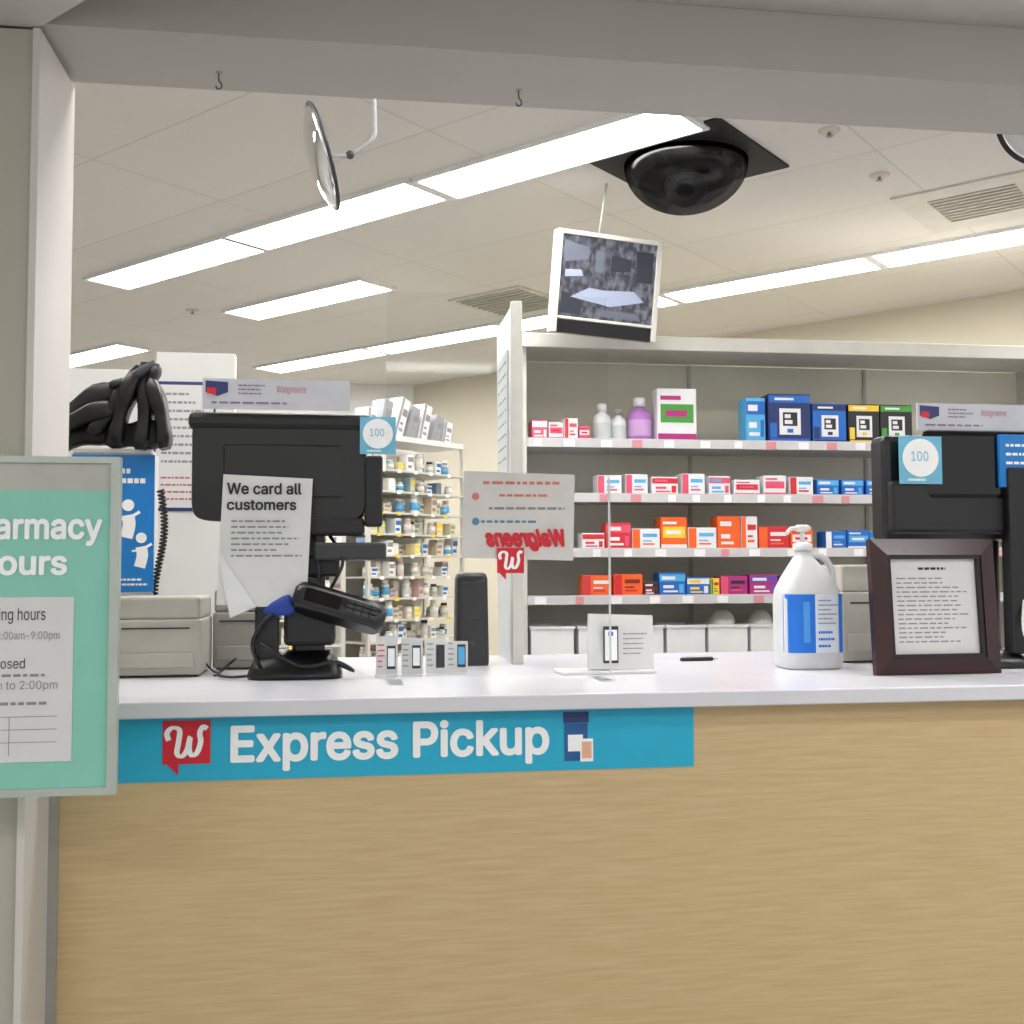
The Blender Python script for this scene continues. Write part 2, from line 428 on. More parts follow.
for i,(x,y) in enumerate([(1.72,3.76),(2.12,4.17),(-1.0,6.9)]):
    t=thing("sprinkler_head","small ceiling sprinkler head with round escutcheon","sprinkler",(x,y,2.96),group="ceiling sprinkler heads")
    rev("escutcheon",t,[(0.015,-0.010),(0.036,-0.008),(0.04,-0.002),(0.04,0)],mat("sprinkler_plate",(196,186,172),0.5))
    rev("deflector",t,[(0.010,-0.026),(0.014,-0.024),(0.006,-0.020),(0.006,-0.010)],GREY,seg=16)

d=thing("dome_camera","large smoked dome camera below black plate painted as dark recess","security camera",(1.285,4.12,2.96),(0,0,ANG))
box("dark_recess_plate",d,-0.30,0.30,-0.30,0.30,-0.010,0,mat("matte_black",(9,9,10),0.7))  # flat black plate stands in for the darkness of an open recess
rev("trim_ring",d,[(0.240,-0.014),(0.245,-0.012),(0.245,-0.010),(0.20,-0.010)],mat("matte_black",(9,9,10),0.7),seg=48)
prof=[(0.002,-0.205)]+[(0.243*math.sin(a*math.pi/2/12),-0.014-0.191*math.cos(a*math.pi/2/12)) for a in range(1,13)]
rev("dome",d,prof,SMOKE,seg=48)
rev("inner_housing",d,[(0.19,-0.075),(0.215,-0.05),(0.215,-0.019),(0.1,-0.019)],mat("housing_charcoal",(26,26,28),.6),seg=36)
bm=bmesh.new(); bmesh.ops.create_uvsphere(bm,u_segments=24,v_segments=14,radius=0.085)
k=new_obj("camera_ball",bm,mat("camera_grey",(80,80,84),.4),d,smooth=True); k.data.transform(Matrix.Translation((0,0,-.100)))
rev("camera_lens",d,[(.035,0),(.035,.02),(.02,.024)],SCREENB,seg=24,M=Matrix.Translation((0,0,-.100))@Euler((math.radians(115),0,math.radians(25))).to_matrix().to_4x4()@Matrix.Translation((0,0,.075)))

for x,y in [(-.33,2.66),(.40,2.66)]:
    h=thing("ceiling_hook","small steel hook screwed into header underside","hook",(x,y,2.545),group="header hooks")
    rev("hook_plate",h,[(0.006,-0.003),(0.008,-0.002),(0.008,0)],GREY,seg=16)
    tube("hook_wire",h,[(0,0,-0.002),(0,0,-0.020),(0.006,0,-0.028),(0.005,0,-0.038),(-0.003,0,-0.041),(-0.007,0,-0.034)],0.0018,DGREY,seg=6,smooth=4)

def convex_mirror(center,normal,R,armpts,lab,rim):
    t=thing("convex_mirror",lab,"mirror",center)
    q=Vector(normal).normalized().to_track_quat('Z','Y').to_matrix().to_4x4()
    rev("mirror_face",t,[(R*0.97,0.0),(R*0.9,0.012),(R*0.7,0.026),(R*0.45,0.036),(R*0.2,0.041),(0.002,0.043)],MIRROR,seg=48,M=q)
    rev("rim",t,[(R*0.96,-0.008),(R,-0.006),(R*1.02,0.0),(R,0.004),(R*0.96,0.004)],rim,seg=48,M=q)
    rev("back_shell",t,[(0.002,-0.018),(R*0.4,-0.017),(R*0.96,-0.006)],WHITE,seg=48,M=q)
    c=Vector(center)
    tube("bracket_arm",t,[Vector(p)-c for p in armpts],0.006,GREY,seg=10,smooth=5)
    e=Vector(armpts[-1])-c
    rev("mount_plate",t,[(0.03,-0.008),(0.03,0)],CHROME,seg=20,c=tuple(e))
    bm=bmesh.new(); bmesh.ops.create_uvsphere(bm,u_segments=14,v_segments=8,radius=0.013)
    k=new_obj("swivel_joint",bm,DGREY,t,smooth=True); k.data.transform(Matrix.Translation(Vector(armpts[1])-c))
convex_mirror((-0.10,3.2,2.555),(-0.955,-0.06,-0.30),0.155,[(-0.09,3.2,2.56),(-0.02,3.2,2.565),(0.045,3.2,2.615),(0.052,3.2,2.66),(0.050,3.2,2.75),(0.052,3.2,2.96)],"round convex mirror on chrome ceiling bracket arm",DGREY)
convex_mirror((2.185,3.2,2.80),(-0.1,-1,-0.2),0.15,[(2.185,3.23,2.80),(2.185,3.27,2.82),(2.185,3.28,2.87),(2.185,3.28,2.92),(2.185,3.28,2.96)],"black rimmed convex mirror below ceiling",BLACK)

cm=thing("security_monitor","white framed security screen hanging from ceiling pole","monitor",(1.035,4.46,2.535),(math.radians(7),math.radians(2.5),math.radians(9)))
ZS=.94
def sec(l): return [(a,b,c,d_,e*ZS,f*ZS)+tuple(r) for a,b,c,d_,e,f,*r in l]
boxes("bezel",cm,sec([(-0.235,-0.212,-0.03,0.03,-0.225,0.225),(0.212,0.235,-0.03,0.03,-0.225,0.225),(-0.212,0.212,-0.03,0.03,0.205,0.225),(-0.212,0.212,-0.03,0.03,-0.165,-0.152)]),OFFW,bev=0.003)
box("rear_housing",cm,-0.225,0.225,0.005,0.07,-0.15,0.20,OFFW,bev=0.01)
box("screen",cm,-0.212,0.212,-0.02,-0.005,-0.143,0.193,FEED)
G1=mat("feed_light",(136,144,164),0.4,emit=0.35); G2=mat("feed_dark",(38,42,52),0.4,emit=0.2); G3=mat("feed_mid",(84,88,100),0.4,emit=0.35)
S=[([(-.16,-.06),(.02,-.085),(.17,-.05),(.12,-.01),(-.02,-.02),(-.08,-.015)],G1,-.0215),([(-.20,-.13),(-.12,-.13),(-.10,-.08),(-.16,-.05),(-.20,-.04)],G2,-.0212),([(-.06,.05),(-.02,.05),(-.02,.14),(-.06,.14)],G3,-.0214),([(-.20,.08),(-.09,.10),(-.09,.15),(-.20,.17)],G3,-.0211),([(.13,.03),(.20,.03),(.20,.16),(.12,.16)],G2,-.0213),([(-.03,-.13),(.16,-.13),(.14,-.10),(-.01,-.10)],G3,-.0211),([(.01,.06),(.10,.07),(.10,.12),(.01,.13)],G2,-.0216),([(-.19,.02),(-.11,.03),(-.12,.055),(-.19,.05)],G1,-.0217)]
for k,(pts,mm,yy) in enumerate(S): prism("feed_picture",cm,pts,yy,yy+0.0004,mm)
box("lower_black_panel",cm,-0.212,0.212,-0.02,0.02,-0.225*ZS,-0.165*ZS,SCREENB)
tube("hanging_pole",cm,[(-0.03,0.05,0.19),(-0.03,0.05-0.05,0.425)],0.005,OFFW,seg=10)

# ------------------------------------------------------------------ partition
pt=thing("divider_panel","tall white divider panel standing on the counter","partition",(0.525,3.45,1.05))
box("panel",pt,-0.03,-0.010,0.03,0.39,0.0,1.15,WHITE)
box("front_post",pt,-0.034,0.002,0.0,0.03,0.0,1.16,OFFW,bev=0.003)
box("posted_notice",pt,-0.034,-0.031,0.10,0.36,0.62,1.02,PAPER)
bm=bmesh.new()
for i in range(9):
    z=0.99-i*0.04
    for j in range(4):
        y=0.13+j*0.055; add_box(bm,-0.0352,-0.0342,y,y+random.uniform(.02,.045),z-0.006,z)
new_obj("handwriting",bm,mat("teal_ink",(120,165,172),0.8),pt)

# ------------------------------------------------------------------ shelving unit
SX0,SX1,SY0,SY1=0.705,3.35,4.70,5.15
su=thing("shelving_unit","tall off-white store shelving with five metal shelves","shelf",(2.0,4.7,0))
def sx(x): return x-2.0
box("back_panel",su,sx(SX0)+.03,sx(SX1)-.03,0.43,0.45,0.12,2.34,SHELFB)
box("side_panel",su,sx(SX0),sx(SX0)+.03,0.0,0.45,0,2.345,OFFW)
box("side_panel",su,sx(SX1)-.03,sx(SX1),0.0,0.45,0,2.345,OFFW)
box("top_canopy",su,sx(SX0),sx(SX1),-0.045,0.45,2.345,2.365,OFFW)
box("canopy_lip",su,sx(SX0),sx(SX1),-0.065,-0.045,2.31,2.372,OFFW,bev=0.004)
for x in (sx(1.6),sx(2.5)): box("upright_strip",su,x-.008,x+.008,.42,.43,.12,2.34,mat("upright_paint",(180,176,164),.5))
box("base_deck",su,sx(SX0)+.03,sx(SX1)-.03,0,0.43,0.90,0.95,OFFW)
SH=[1.92,1.68,1.44,1.235]
TAGW=mat("price_tag_white",(236,234,236),0.6); TAGP=mat("price_tag_pink",(214,140,148),0.6)
for z in SH:
    s=boxes("shelf",su,[(sx(SX0)+.03,sx(SX1)-.03,0.0,0.43,z-.02,z),(sx(SX0)+.03,sx(SX1)-.03,-0.012,0.0,z-.036,z+.004)],LIP)
    x=SX0+.06
    while x<SX1-.1 and x<2.9:
        w=random.choice([.035,.045,.05])
        box("price_tag",s,sx(x),sx(x)+w,-0.015,-0.0125,z-.034,z-.002,random.choice([TAGW,TAGW,TAGP]))
        x+=w+random.uniform(.07,.13)

def C(n,c): return mat(n,c,0.5,var=0.03)
cP=C("carton_pink",(222,80,110)); cR=C("carton_red",(206,34,44)); cO=C("carton_orange",(238,96,20)); cB=C("carton_blue",(20,100,190))
cW=C("carton_white",(226,226,228)); cG=C("carton_green",(70,150,60)); cM=C("carton_magenta",(176,40,120)); cV=C("carton_violet",(110,70,170))
cY=C("carton_yellow",(238,200,50)); cN=C("carton_navy",(24,44,100)); cK=C("carton_black",(30,32,36)); cL=C("carton_sky",(80,170,220)); cC=C("carton_maroon",(120,30,40))
def carton(x0,x1,z,h,c1,c2,c3,lab,group,name="medicine_box",yf=4.715,dep=0.10,style=0,rz=0,ry=0):
    w=x1-x0; bm=bmesh.new()
    add_box(bm,-w/2,w/2,0,dep,0,h,0,bev=min(0.003,w*.05))
    e=0.0012
    if style==0:
        add_box(bm,-w/2+.002,w/2-.002,-e,0,h*.62,h*.92,1); add_box(bm,-w*.4,w*.1,-2*e,-e,h*.70,h*.84,2)
        add_box(bm,-w*.35,w*.05,-e,0,h*.32,h*.45,2); add_box(bm,-w*.35,w*.2,-e,0,h*.14,h*.22,2); add_box(bm,w*.25,w*.42,-e,0,h*.12,h*.5,1)
    elif style==1:
        add_box(bm,-w*.42,w*.42,-e,0,h*.35,h*.7,1); add_box(bm,-w*.3,w*.25,-2*e,-e,h*.46,h*.58,2); add_box(bm,-w/2+.002,w/2-.002,-e,0,.003,h*.14,2)
        add_box(bm,-w*.42,w*.1,-e,0,h*.78,h*.86,2)
    elif style==2:   # device carton: cuff monitor with screen, button and printed band
        add_box(bm,-w*.5+.002,w*.5-.002,-e,0,h*.82,h*.97,2); add_box(bm,-w*.35,w*.1,-2*e,-e,h*.87,h*.92,1)
        add_box(bm,-w*.24,w*.26,-e,0,h*.16,h*.70,1); add_box(bm,-w*.16,w*.18,-2*e,-e,h*.34,h*.62,3); add_box(bm,-w*.06,w*.08,-2*e,-e,h*.20,h*.28,2)
        add_box(bm,-w*.12,w*.02,-3*e,-2*e,h*.50,h*.58,1); add_box(bm,-w*.12,w*.06,-3*e,-2*e,h*.38,h*.46,1)
        add_box(bm,-w*.46,-w*.30,-e,0,h*.10,h*.40,2); add_box(bm,-w*.46,w*.46,-e,0,h*.03,h*.08,2)
    elif style==3:
        add_box(bm,-w*.5+.002,-w*.22,-e,0,.003,h-.003,1); add_box(bm,-w*.12,w*.4,-e,0,h*.58,h*.75,2); add_box(bm,-w*.12,w*.3,-e,0,h*.2,h*.28,1); add_box(bm,-w*.12,w*.2,-e,0,h*.36,h*.42,2)
    o=new_obj(name,bm,[c1,c2,c3,INK]); o.location=((x0+x1)/2,yf,z); o.rotation_euler=(0,ry,rz)
    return tag(o,lab,"medicine box",group)
g1="medicine boxes on the top shelf"
z=SH[0]
for x0,x1,h,a,b,c_,st in [(.76,.83,.085,cP,cW,cW,0),(.835,.90,.075,cW,cP,cR,1),(.905,.965,.095,cW,cR,cP,3),(.97,1.02,.06,cP,cW,cR,1)]:
    carton(x0,x1,z,h,a,b,c_,"small pink and white medicine carton on top shelf",g1,style=st)
carton(1.325,1.505,z,.235,cW,cG,cM,"tall white carton with green and purple print",g1,style=1)
carton(1.735,1.825,z,.20,cL,cB,cW,"light blue medicine carton on top shelf",g1,style=0)
g2="blood pressure monitor boxes"
for x0,x1,h,a,b,c_ in [(1.84,2.04,.22,cN,cW,cB),(2.05,2.21,.18,cB,cW,cN),(2.22,2.37,.18,cK,cW,cY),(2.375,2.53,.18,cK,cW,cG)]:
    carton(x0,x1,z,h,a,b,c_,"device carton printed with white monitor picture, %s trim"%({cB:"blue",cN:"navy",cY:"yellow",cG:"green"}[c_]),g2,name="device_box",style=2)
def bottle_thing(name,lab,x,z,R,H,mb,mc,ml,yf=4.79):
    t=thing(name,lab,"bottle",(x,yf,z))
    rev("bottle_body",t,[(R*.92,0),(R,.006),(R,H*.55),(R*.85,H*.68),(R*.42,H*.76),(R*.42,H*.80)],mb,seg=24)
    rev("cap",t,[(R*.5,H*.80),(R*.5,H*.98),(R*.45,H)],mc,seg=20)
    rev("bottle_label",t,[(R*1.01,H*.12),(R*1.012,H*.13),(R*1.012,H*.48),(R*1.01,H*.49)],ml,seg=24)
bottle_thing("medicine_bottle","white plastic bottle with pale label on top shelf",1.09,z,.042,.17,cW,cW,C("label_grey",(200,206,204)))
bottle_thing("medicine_bottle","white plastic bottle with grey label on top shelf",1.165,z,.035,.15,cW,GREY,C("label_grey",(200,206,204)),)
bottle_thing("medicine_bottle","purple plastic jug with white cap on top shelf",1.262,z,.055,.20,C("purple_plastic",(176,120,190)),cW,C("label_lilac",(200,160,210)))
z=SH[1]; g="medicine boxes on the second shelf"
xx=1.05
for i in range(8):
    w=[.11,.10,.12,.105,.10,.12,.105,.11][i]; carton(xx,xx+w,z,[.085,.09,.08,.095,.085,.07,.09,.085][i],cW,random.choice([cP,cR]),random.choice([cR,cL,cP]),"small white carton with pink and red print",g,style=random.choice([0,1,3])); xx+=w+.018
for i in range(4):
    carton(xx,xx+.105,z,.075,cB,cL,cW,"small blue medicine carton",g,style=random.choice([0,1])); xx+=.118
z=SH[2]; g="medicine boxes on the third shelf"
for x0,x1,h,a,b,c_,lab in [(.98,1.08,.07,cW,cR,cR,"white and red medicine carton"),(1.085,1.20,.115,cR,cP,cW,"red medicine carton"),(1.205,1.33,.09,cW,cO,cL,"white carton with orange print"),(1.335,1.455,.14,cO,cY,cW,"bright orange medicine carton"),(1.46,1.59,.095,cW,cO,cL,"white carton with orange print"),(1.595,1.70,.145,cO,cO,cW,"bright orange medicine carton"),(1.705,1.78,.145,cW,cO,cR,"white carton with orange band"),(1.785,1.93,.10,cR,cO,cW,"red and orange medicine carton"),(1.935,2.04,.09,cO,cW,cR,"orange medicine carton"),(2.1,2.2,.08,cB,cW,cL,"blue medicine carton"),(2.205,2.31,.085,cB,cL,cW,"blue medicine carton"),(2.315,2.42,.08,cL,cB,cW,"pale blue medicine carton")]:
    carton(x0,x1,z,h,a,b,c_,lab+" on third shelf",g,style=random.choice([0,1,3]))
z=SH[3]; g="medicine boxes on the fourth shelf"
for x0,x1,h,a,b,c_,lab in [(.98,1.11,.09,cO,cR,cW,"orange and red carton"),(1.12,1.25,.095,cO,cR,cC,"orange and red carton"),(1.255,1.32,.06,cC,cK,cW,"dark maroon carton"),(1.325,1.445,.10,cB,cL,cW,"bright blue carton"),(1.45,1.555,.08,cB,cW,cY,"blue and white carton"),(1.56,1.60,.075,cY,cG,cR,"narrow yellow carton"),(1.605,1.73,.085,cM,cP,cK,"magenta carton"),(1.74,1.87,.09,cM,cV,cW,"pink and purple carton"),(1.88,2.0,.085,cV,cW,cM,"violet carton"),(2.01,2.12,.085,cB,cL,cW,"bright blue carton")]:
    carton(x0,x1,z,h,a,b,c_,lab+" on fourth shelf",g,style=random.choice([0,1,3]))
BAGM=C("pale_bag",(214,212,206))
for i,(x0,x1) in enumerate([(.745,.945),(.955,1.155),(1.165,1.345),(1.35,1.535),(1.54,1.73),(1.735,1.90),(1.905,2.095),(2.10,2.29)]):
    t=thing("storage_bin","open white plastic storage bin on bottom shelf","bin",((x0+x1)/2,4.71,.95),group="white storage bins")
    w=(x1-x0)/2; h=.155
    boxes("bin_body",t,[(-w+.006,w-.006,0,.008,0,h-.01),(-w+.006,w-.006,.26,.268,0,h-.01),(-w+.006,-w+.014,.008,.26,0,h-.01),(w-.014,w-.006,.008,.26,0,h-.01),(-w+.014,w-.014,.008,.26,0,.008)],C("bin_plastic",(236,236,236)))
    boxes("bin_rim",t,[(-w,w,-.006,.012,h-.012,h),(-w,w,.256,.274,h-.012,h),(-w,-w+.018,.012,.256,h-.012,h),(w-.018,w,.012,.256,h-.012,h)],WHITE)
    if i>=4:
        q=loft("paper_bag",None,[(0,w*.7,.09,3,0,0),(.06,w*.78,.10,3,.004,0),(.12,w*.76,.10,2.6,-.006,0),(.16,w*.66,.08,2.4,.01,0),(.19,w*.42,.04,2.2,.02,0),(.205,w*.30,.012,2,.015,0)],BAGM,seg=20)
        q.location=((x0+x1)/2,4.84,.9585); q.rotation_euler=(0,0,.12*(i-5))
        tag(q,"pale crumpled pharmacy bag standing in storage bin","bag","bags in the storage bins")

# ------------------------------------------------------------------ pill bottle racks
cols=[(228,224,214),(232,230,226),(230,214,160),(220,214,200),(236,236,236),(204,196,160),(120,140,180),(222,200,170),(214,176,168),(160,195,202),(210,200,180),(238,238,240),(235,232,222),(222,222,218),(236,234,230)]
BM=[];KM=[]
for i,c_ in enumerate(cols):
    m1=C("stock_colour_%d"%i,c_)
    bm=bmesh.new(); add_rev(bm,[(.021,0),(.022,.004),(.022,.060),(.014,.068)],12,0); add_rev(bm,[(.018,.068),(.018,.082),(.016,.084)],12,1); add_rev(bm,[(.0225,.015),(.0225,.050)],12,2)
    o=new_obj("tmpb",bm,[m1,cW if i%5 else cK,random.choice([cW,PAPER,PAPER,PAPER,cL])]); BM.append(o.data); bpy.data.objects.remove(o)
    bm=bmesh.new(); add_box(bm,-.022,.022,0,.07,0,.080,0,bev=.002); add_box(bm,-.018,.020,-.001,0,.045,.068,1); add_box(bm,-.018,.01,-.001,0,.015,.03,1)
    o=new_obj("tmpk",bm,[m1,random.choice([cY,cB,INKL,cW,INKL,cW,INKL])]); KM.append(o.data); bpy.data.objects.remove(o)
def rack(cx,cy,w2,ang,zs,lab,ztop,grp):
    t=thing("storage_rack",lab,"rack",(cx,cy,0),(0,0,ang)); w=w2/2; ca,sa=math.cos(ang),math.sin(ang)
    for px in (-w,w-.02):
        for py in (0,.30): box("post",t,px,px+.02,py,py+.02,0,ztop,OFFW)
    box("back_panel",t,-w+.02,w-.02,.31,.32,.1,ztop,C("rack_back",(216,213,204)))
    for zz in zs:
        s=box("shelf",t,-w+.02,w-.02,.0,.30,zz-.010,zz,OFFW)
        for j in range(5):
            xx_=-w+.06+j*(w2-.12)/5+random.uniform(0,.04)
            box("price_tag",s,xx_,xx_+.028,-.002,0,zz-.016,zz+.002,random.choice([cY,TAGW,TAGW]))
        x=-w+.045
        while x<w-.04:
            if random.random()<.97:
                if random.random()<.45: me=random.choice(BM); nm="pill_bottle"; lb="small plastic pill bottle with printed label"; ct_="bottle"; yo=.035
                else: me=random.choice(KM); nm="pill_carton"; lb="small printed pill carton standing on rack"; ct_="medicine box"; yo=.012
                yo+=random.uniform(0,.08)
                o=bpy.data.objects.new(nm,me); COL.objects.link(o); o.location=(cx+x*ca-yo*sa,cy+x*sa+yo*ca,zz); o.rotation_euler=(0,0,ang+random.uniform(-.08,.08)); o.scale=(1,1,random.uniform(.6,1.25))
                tag(o,lb,ct_,grp)
            x+=random.uniform(.0475,.052)
    return t
RA=math.radians(43.9)
zs=[.86+.115*i for i in range(10)]
TR=rack(.345,6.06,.78,RA,zs,"white storage rack packed with pill bottles",2.05,"pill stock on the tall rack")
rack(-.32,5.52,.54,0,[.86,.985,1.11,1.235,1.36,1.485],"lower white storage rack with pill bottles",1.60,"pill stock on the lower rack")
bx=thing("rack_top_tray","white tray along the top of the storage rack","tray",(.345,6.06,2.05),(0,0,RA))
box("tray_base",bx,-.37,.37,.0,.28,0,.008,WHITE); box("tray_lip",bx,-.37,.37,-.006,0,0,.03,WHITE)
def rackpt(lx,ly): return (.345+lx*math.cos(RA)-ly*math.sin(RA),6.06+lx*math.sin(RA)+ly*math.cos(RA))
for i,(lx,hh,c_,tl) in enumerate([(-.33,.15,cW,6),(-.24,.21,C("silver_grey",(150,152,158)),14),(-.13,.24,cW,19),(-.03,.20,C("silver_grey",(150,152,158)),17),(.07,.22,cW,15),(.17,.17,C("silver_grey",(150,152,158)),20),(.27,.14,cW,12)]):
    q=rackpt(lx,.04)
    o=carton(q[0]-.034,q[0]+.034,2.069,hh,c_,C("silver_grey",(150,152,158)),INKL,"tall grey and white carton leaning on rack top","cartons on the rack top",yf=q[1],dep=.10,style=3)
    o.rotation_euler=(0,math.radians(tl),RA)

# ------------------------------------------------------------------ back-left partition with notices
pw=thing("room_divider","plain white half-height divider wall behind the registers","partition",(-.9,4.0,0))
box("wall_section",pw,-.9,.20,0,.06,0,2.06,WALLW)
box("tall_wall_section",pw,.20,.47,0,.06,0,2.125,WALLW)
po=thing("poster","white notice poster with blue border on divider","poster",(-.60,4.0,1.56))
box("poster_border",po,-.105,.105,-.004,0,0,.46,NAVY); box("poster_sheet",po,-.098,.098,-.006,-.004,.012,.448,PAPER)
print_lines(po,-.08,.08,.16,.43,9,-.0068,INKL,fill=.28); print_lines(po,-.08,.07,.03,.13,4,-.0068,mat("faded_red_ink",(190,100,110),.8),fill=.25)

cb=thing("leaflet_display","slim upright display with bright blue poster on counter","display stand",(-.735,3.5,1.05))
box("display_body",cb,-.125,.118,0,.09,0,.66,WHITE,bev=.004)
box("poster_panel",cb,-.122,.122,-.004,0,.235,.655,BLUE)
print_lines(cb,-.05,.11,.56,.62,2,-.0048,PWHITE,fill=.5)
def person_icon(x,z,s):
    rev("figure_graphic",cb,[(.018*s,0),(.018*s,.0006)],PWHITE,seg=20,M=Matrix.Translation((x,-.0048,z))@Matrix.Rotation(math.pi/2,4,'X'))
    ribbon("figure_graphic",cb,[(x,z-.03*s),(x+.004,z-.06*s),(x-.004,z-.10*s)],.03*s,-.0051,PWHITE)
    ribbon("figure_graphic",cb,[(x-.03*s,z-.045*s),(x,z-.04*s),(x+.035*s,z-.02*s)],.009*s,-.0053,PWHITE)
person_icon(.045,.50,1.0); person_icon(.085,.40,.9)
print_lines(cb,.0,.11,.25,.28,2,-.0048,PWHITE,fill=.4)

bb=thing("handset_bundle","bulky black telephone handsets heaped together","telephone",(-.735,3.545,1.71))
box("tray",bb,-.12,.11,-.05,.045,0,.014,WHITE,bev=.003)
def slab(nm,c,size,rot,bend=0.0,m=BLACK2,ex=.38):
    bm=bmesh.new(); sx_,sy_,sz_=size; n=9; R=[]
    for i in range(n+1):
        t=i/n; z_=(t-.5)*sz_; k=(1-abs(2*t-1)**6)**.25 if 0<t<1 else .6
        k=max(k,.6)*(1.0+.16*math.cos(t*math.pi*2*1.5))
        off=bend*(1-(2*t-1)**2)
        R.append([bm.verts.new((off+sx_/2*k*math.copysign(abs(math.cos(a))**ex,math.cos(a)),sy_/2*k*math.copysign(abs(math.sin(a))**ex,math.sin(a)),z_)) for a in [2*math.pi*j/16 for j in range(16)]])
    for a,b in zip(R,R[1:]):
        for j in range(16): bm.faces.new((a[j],a[(j+1)%16],b[(j+1)%16],b[j])).smooth=True
    bm.faces.new(list(reversed(R[0]))); bm.faces.new(R[-1])
    o=new_obj(nm,bm,m,bb); o.data.transform(Matrix.Translation(c)@Euler([math.radians(a) for a in rot]).to_matrix().to_4x4())
slab("handset",(-.065,-.03,.135),(.060,.09,.25),(0,58,0),-.03)
slab("handset",(-.07,-.045,.095),(.055,.09,.24),(0,68,0),-.02,BLACK)
slab("handset",(-.08,-.0,.05),(.06,.08,.20),(0,80,0),-.01)
slab("handset",(-.005,-.05,.150),(.045,.09,.22),(4,34,0),.015)
slab("handset",(.045,-.065,.145),(.045,.09,.25),(2,16,0),-.012,BLACK)
slab("handset",(.085,-.05,.145),(.045,.09,.27),(0,2,0),.010)
slab("handset",(.125,-.060,.130),(.042,.09,.24),(0,-14,0),.014,BLACK)
slab("handset",(.065,-.02,.06),(.08,.08,.19),(0,86,0),.0)
slab("handset_cradle",(.06,-.08,.240),(.026,.06,.15),(0,60,0),.012,DGREY)
slab("handset_cradle",(.12,-.07,.235),(.024,.06,.08),(0,20,0),.0,DGREY)
pts=[(.009*math.cos(t*.55)+.014*math.sin(t*.014),.009*math.sin(t*.55),.40-.001*t) for t in range(0,400)]
cd=tube("phone_cord",None,pts,.0036,BLACK2,seg=5); cd.location=(-.600,3.52,1.20)
tag(cd,"coiled black telephone cord hanging beside display","cord")

# ------------------------------------------------------------------ printers on counter
def printer(x0,x1,yf,dep,h,lab,m=BEIGE):
    t=thing("receipt_printer",lab,"printer",((x0+x1)/2,yf,1.05)); w=(x1-x0)/2
    box("printer_body",t,-w,w,0,dep,.006,h*.72,m,bev=.006)
    box("printer_lid",t,-w+.003,w-.003,.006,dep-.005,h*.72,h,m,bev=.008)
    box("paper_slot",t,-w*.75,w*.75,-.002,.0,h*.60,h*.62,DGREY)
    box("front_tray",t,-w*.85,w*.85,-.008,.0,h*.12,h*.30,m,bev=.003)
    for a_,b_ in ((-w+.01,.02),(w-.03,.02),(-w+.01,dep-.04),(w-.03,dep-.04)): box("rubber_foot",t,a_,a_+.02,b_,b_+.02,0,.006,BLACK)
    tube("power_cable",t,[(w*.9,dep*.5,.04),(w+.02,dep*.4,.01),(w+.05,dep*.1,.006),(w+.04,-.02,.005)],.003,BLACK,seg=6,smooth=5)
    return t
printer(-.675,-.43,3.2,.25,.225,"beige label printer on counter beside cabinet")
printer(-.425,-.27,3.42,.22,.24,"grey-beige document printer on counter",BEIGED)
printer(1.52,1.74,3.3,.22,.31,"tall beige printer on counter behind pump bottle")

# ------------------------------------------------------------------ registers
def tag_card(parent,x,z,s,y):
    box("round_price_card",parent,x-s,x+s,y-.002,y,z-s*1.05,z+s*1.05,C("card_sky",(110,186,216)))
    rev("card_disc",parent,[(s*.84,0),(s*.84,.001)],PWHITE,seg=32,M=Matrix.Translation((x,y-.0022,z+.10*s))@Matrix.Rotation(math.pi/2,4,'X'))
    text(parent,"100",x-s*.45,x+s*.35,z-.05*s,z+.38*s,y-.0042,C("card_print",(110,186,216)),bold=.0)
    print_lines(parent,x-s*.6,x+s*.6,z-.95*s,z-.78*s,1,y-.0028,PWHITE,fill=.6)
def topper(parent,x0,x1,z0,z1,y):
    box("topper_sign",parent,x0,x1,y-.004,y,z0,z1,mat("topper_white",(196,198,206),0.5))
    w=x1-x0;h=z1-z0
    prism("flag_logo",parent,[(x0+.02*w,z0+.55*h),(x0+.10*w,z0+.42*h),(x0+.17*w,z0+.55*h),(x0+.17*w,z0+.88*h),(x0+.02*w,z0+.92*h)],y-.0052,y-.0045,NAVY)
    prism("flag_logo",parent,[(x0+.03*w,z0+.50*h),(x0+.09*w,z0+.46*h),(x0+.09*w,z0+.68*h),(x0+.03*w,z0+.70*h)],y-.0060,y-.0053,RED)
    print_lines(parent,x0+.24*w,x0+.44*w,z0+.45*h,z0+.85*h,3,y-.0048,mat("faded_violet_ink",(140,110,150),.8),fill=.4)
    text(parent,"Walgreens",x0+.50*w,x0+.70*w,z0+.50*h,z0+.80*h,y-.0048,mat("faded_red_ink",(190,100,110),.8),shear=.25)
    print_lines(parent,x0+.06*w,x0+.7*w,z0+.12*h,z0+.30*h,1,y-.0048,mat("faded_violet_ink",(140,110,150),.8),fill=.35)

